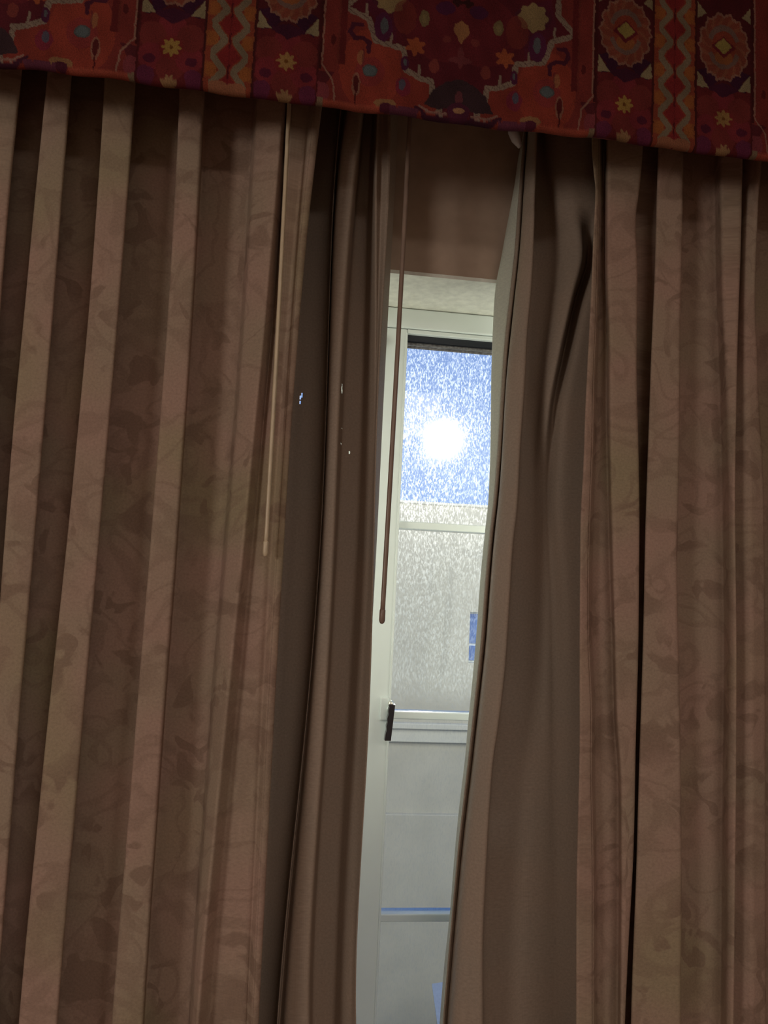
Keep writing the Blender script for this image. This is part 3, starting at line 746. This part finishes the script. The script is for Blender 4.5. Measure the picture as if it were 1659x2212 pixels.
val = empty('valance', (0.2, VY, VZ0)); tag(val, 'red rug-patterned fabric valance with flowers and lozenges across the top', 'valance')
st = 0.00125
xs = np.arange(VX0, VX1+st, st)
# profile down the front and round the soft lower roll
prof = [(VZ1-VZ0-0.0015*i*1.0, 0.0) for i in range(int((VZ1-VZ0-0.006)/0.0015))]
hh = [p[0] for p in prof if p[0] > 0.007]
prof = [(h, 0.0, h) for h in hh]
for k in range(1, 11):
    th = k/10*PI*1.25
    prof.append((0.007-0.007*math.sin(th) if th < PI/2 else 0.007*(1-math.sin(th)), 0.008-0.008*math.cos(th)-0.0, 0.007-0.0011*k))
prof = np.array(prof); nP = len(prof)
rng = np.random.RandomState(7)
X, Hh = np.meshgrid(xs, prof[:, 2], indexing='ij'); Zr = np.tile(prof[:, 0], (len(xs), 1)); Yr = np.tile(prof[:, 1], (len(xs), 1))
lowf = np.exp(-np.clip(prof[:, 2], 0, 1)/0.02)[None, :]
waves = (0.0035*np.sin(xs*9+0.5)+0.002*np.sin(xs*23+1.0)+0.0012*np.sin(xs*51))[:, None]
bulge = (0.0030*np.maximum(0, np.sin(xs*2*PI/0.345+2.1))**0.5)[:, None]*lowf
soft = 0.0010*np.sin(X*31+Hh*40)*np.sin(X*12-Hh*26)
V = np.stack([X, VY+Yr+waves*0.6-bulge+soft, VZ0+Zr+0.0018*np.sin(X*17)*lowf+0.0012*np.sin(X*60)*lowf], -1)
V = V-np.array([0.2, VY, VZ0])
cols = print_colour(X*1000, (prof[:, 2][None, :]+X*0)*1000)
idx = np.arange(X.size).reshape(X.shape)
q = np.stack([idx[:-1, :-1], idx[:-1, 1:], idx[1:, 1:], idx[1:, :-1]], -1).reshape(-1, 4)
me = bpy.data.meshes.new('face'); me.from_pydata(V.reshape(-1, 3).tolist(), [], q.tolist())
ca = me.color_attributes.new('print', 'FLOAT_COLOR', 'POINT')
ca.data.foreach_set('color', np.concatenate([cols, np.ones(X.shape+(1,))], -1).astype(np.float32).reshape(-1))
me.polygons.foreach_set('use_smooth', [True]*len(me.polygons))
mt, n, b = mat('valance_print')
at_ = N(n, 'ShaderNodeAttribute'); at_.attribute_name = 'print'
g = N(n, 'ShaderNodeTexCoord'); no = N(n, 'ShaderNodeTexNoise', Scale=700.0, Detail=2.0); n.links.new(g.outputs['Object'], no.inputs['Vector'])
r_ = ramp(n, [(0.3, 0.72), (0.7, 1.2)]); n.links.new(no.outputs[0], r_.inputs[0])
mm = N(n, 'ShaderNodeMix', data_type='RGBA', blend_type='MULTIPLY'); mm.inputs[0].default_value = 1.0
n.links.new(at_.outputs['Color'], mm.inputs[6]); n.links.new(r_.outputs[0], mm.inputs[7]); n.links.new(mm.outputs[2], b.inputs['Base Color'])
b.inputs['Roughness'].default_value = 0.9; b.inputs['Specular IOR Level'].default_value = 0.15
bp = N(n, 'ShaderNodeBump', Strength=0.3, Distance=0.0006); n.links.new(no.outputs[0], bp.inputs['Height']); n.links.new(bp.outputs[0], b.inputs['Normal'])
me.materials.append(mt); link(bpy.data.objects.new('face', me), val)
M['valance_back'] = plain('valance_backing', (0.20, 0.05, 0.05), 0.9)
bm = bmesh.new()
box(bm, (VX0, VY+0.010, VZ0+0.012), (VX1, VY+0.022, VZ1-0.001))
from_bm('backing_board', bm, M['valance_back'], val)
bm = bmesh.new()
box(bm, (VX0-0.012, VY, VZ1), (VX1+0.012, YW0, VZ1+0.015)); from_bm('top_board', bm, M['valance_back'], val)
for x in (VX0-0.012, VX1):
    bm = bmesh.new(); box(bm, (x, VY+0.001, VZ0+0.004), (x+0.012, YW0, VZ1)); from_bm('return', bm, M['valance_back'], val)

obox('front_rail', (-1.0, 0.005, 2.427), (1.35, 0.055, 2.447), M['track'], val, 0.002)
obox('rear_rail', (-0.9, 0.095, 2.427), (1.25, 0.175, 2.447), M['track'], val, 0.002)
for x in (-0.8, 0.2, 1.15):
    obox('bracket', (x, 0.0, 2.447), (x+0.03, 0.201, 2.455), M['track'], val)

# ================================================================== OUTSIDE
YO = 7.0
gz = -3.2
tag(obox('ground', (-30, YW1, gz-0.2), (40, 60, gz), M['ground']), kind='structure')
bld = empty('neighbour_building', (1.5, YO, gz)); tag(bld, 'beige rendered neighbouring building seen through the dusty window', 'building')
# outer face of the house this room is in: it catches the sun and throws light on the neighbour
bm = bmesh.new()
ye0, ye1 = YW1+0.001, YW1+0.03
for a, b_ in (((-14, ye0, gz), (OX0, ye1, 8.5)), ((OX1, ye0, gz), (16, ye1, 8.5)), ((OX0, ye0, ZH), (OX1, ye1, 8.5)), ((OX0, ye0, gz), (OX1, ye1, ZB))):
    box(bm, a, b_)
tag(from_bm('wall_outside', bm, M['stucco2']), kind='structure')
zr = at(960, 1086, YO)[2]; z_s = at(905, 1756, YO)[2]; zc0 = at(905, 1602, YO)[2]; zc1 = at(905, 1562, YO)[2]
wx0, wx1 = at(1014, 1375, YO)[0], at(1014, 1375, YO)[0]+0.9
wz0, wz1 = at(1020, 1432, YO)[2], at(1020, 1322, YO)[2]
XL, XR = -9.0, 14.0
bm = bmesh.new()
box(bm, (XL, YO, z_s), (wx0, YO+6, zr-0.03)); box(bm, (wx1, YO, z_s), (XR, YO+6, zr-0.03))
box(bm, (wx0, YO, wz1), (wx1, YO+6, zr-0.03)); box(bm, (wx0, YO, z_s), (wx1, YO+6, wz0)); box(bm, (wx0, YO+0.25, wz0), (wx1, YO+6, wz1))
from_bm('upper_wall', bm, M['stucco'], bld)
obox('lower_wall', (XL, YO-0.06, gz), (XR, YO+6, z_s), M['stucco'], bld, 0.01)
obox('coping', (XL-0.1, YO-0.02, zr-0.03), (XR+0.1, YO+6.1, zr), M['stucco2'], bld, 0.008)
bm = bmesh.new()
box(bm, (XL, YO-0.05, zc0), (XR, YO+0.02, zc1), 0.01); box(bm, (XL, YO-0.09, zc1-0.05), (XR, YO+0.02, zc1+0.01), 0.01)
from_bm('string_course', bm, M['stucco2'], bld)
M['skyglass'] = plain('painted_sky_glass', (0.10, 0.30, 0.95), 0.05, 0.6, spec=1.0)  # reflected sky painted in as a blue base colour
wn = obox('window', (wx0, YO+0.10, wz0), (wx1, YO+0.16, wz1), fr, bld)
zm = at(1016, 1393, YO)[2]
for za, zb in ((wz0+0.02, zm-0.012), (zm+0.012, wz1-0.02)):
    p_ = obox('pane', (wx0+0.01, YO+0.08, za), (wx1-0.04, YO+0.101, zb), M['skyglass'], None); p_.parent = wn
    p_.data.transform(Matrix.Translation(-Vector(bld.location)))
# pale blue sheet roof leaning below
c_ = [Vector(at(933, 2125, 6.0)), Vector(at(965, 2122, 5.2)), Vector(at(1010, 2300, 4.4)), Vector(at(948, 2300, 4.4))]
sh = empty('lean_to_roof', (c_[0].x, 5.0, gz)); tag(sh, 'pale blue sloping sheet roof low beyond the window, beside the drape edge', 'roof')
bm = bmesh.new()
x0, x1 = c_[0].x, c_[0].x+2.2
za, zb = c_[0].z, c_[0].z-1.0
nn = 24
for i in range(nn):      # corrugated sheet
    xa = x0+(x1-x0)*i/nn; xb = x0+(x1-x0)*(i+1)/nn; ha = 0.012*(i % 2); hb = 0.012*((i+1) % 2)
    vs = [bm.verts.new(v) for v in ((xa, 6.0, za+ha), (xb, 6.0, za+hb), (xb, 4.4, zb+hb), (xa, 4.4, zb+ha))]
    vs2 = [bm.verts.new(v.co+Vector((0, 0, -0.01))) for v in vs]
    bm.faces.new(vs[::-1]); bm.faces.new(vs2)
    for k in range(4): bm.faces.new((vs[k], vs[(k+1) % 4], vs2[(k+1) % 4], vs2[k]))
from_bm('sheet', bm, M['bluepaint'], sh)
bm = bmesh.new(); box(bm, (x0+0.05, 4.5, gz), (x1-0.05, 4.62, zb-0.06)); box(bm, (x0+0.05, 5.9, gz), (x1-0.05, 6.0, za-0.14))
from_bm('support_wall', bm, M['stucco'], sh)
bpy.context.view_layer.update()
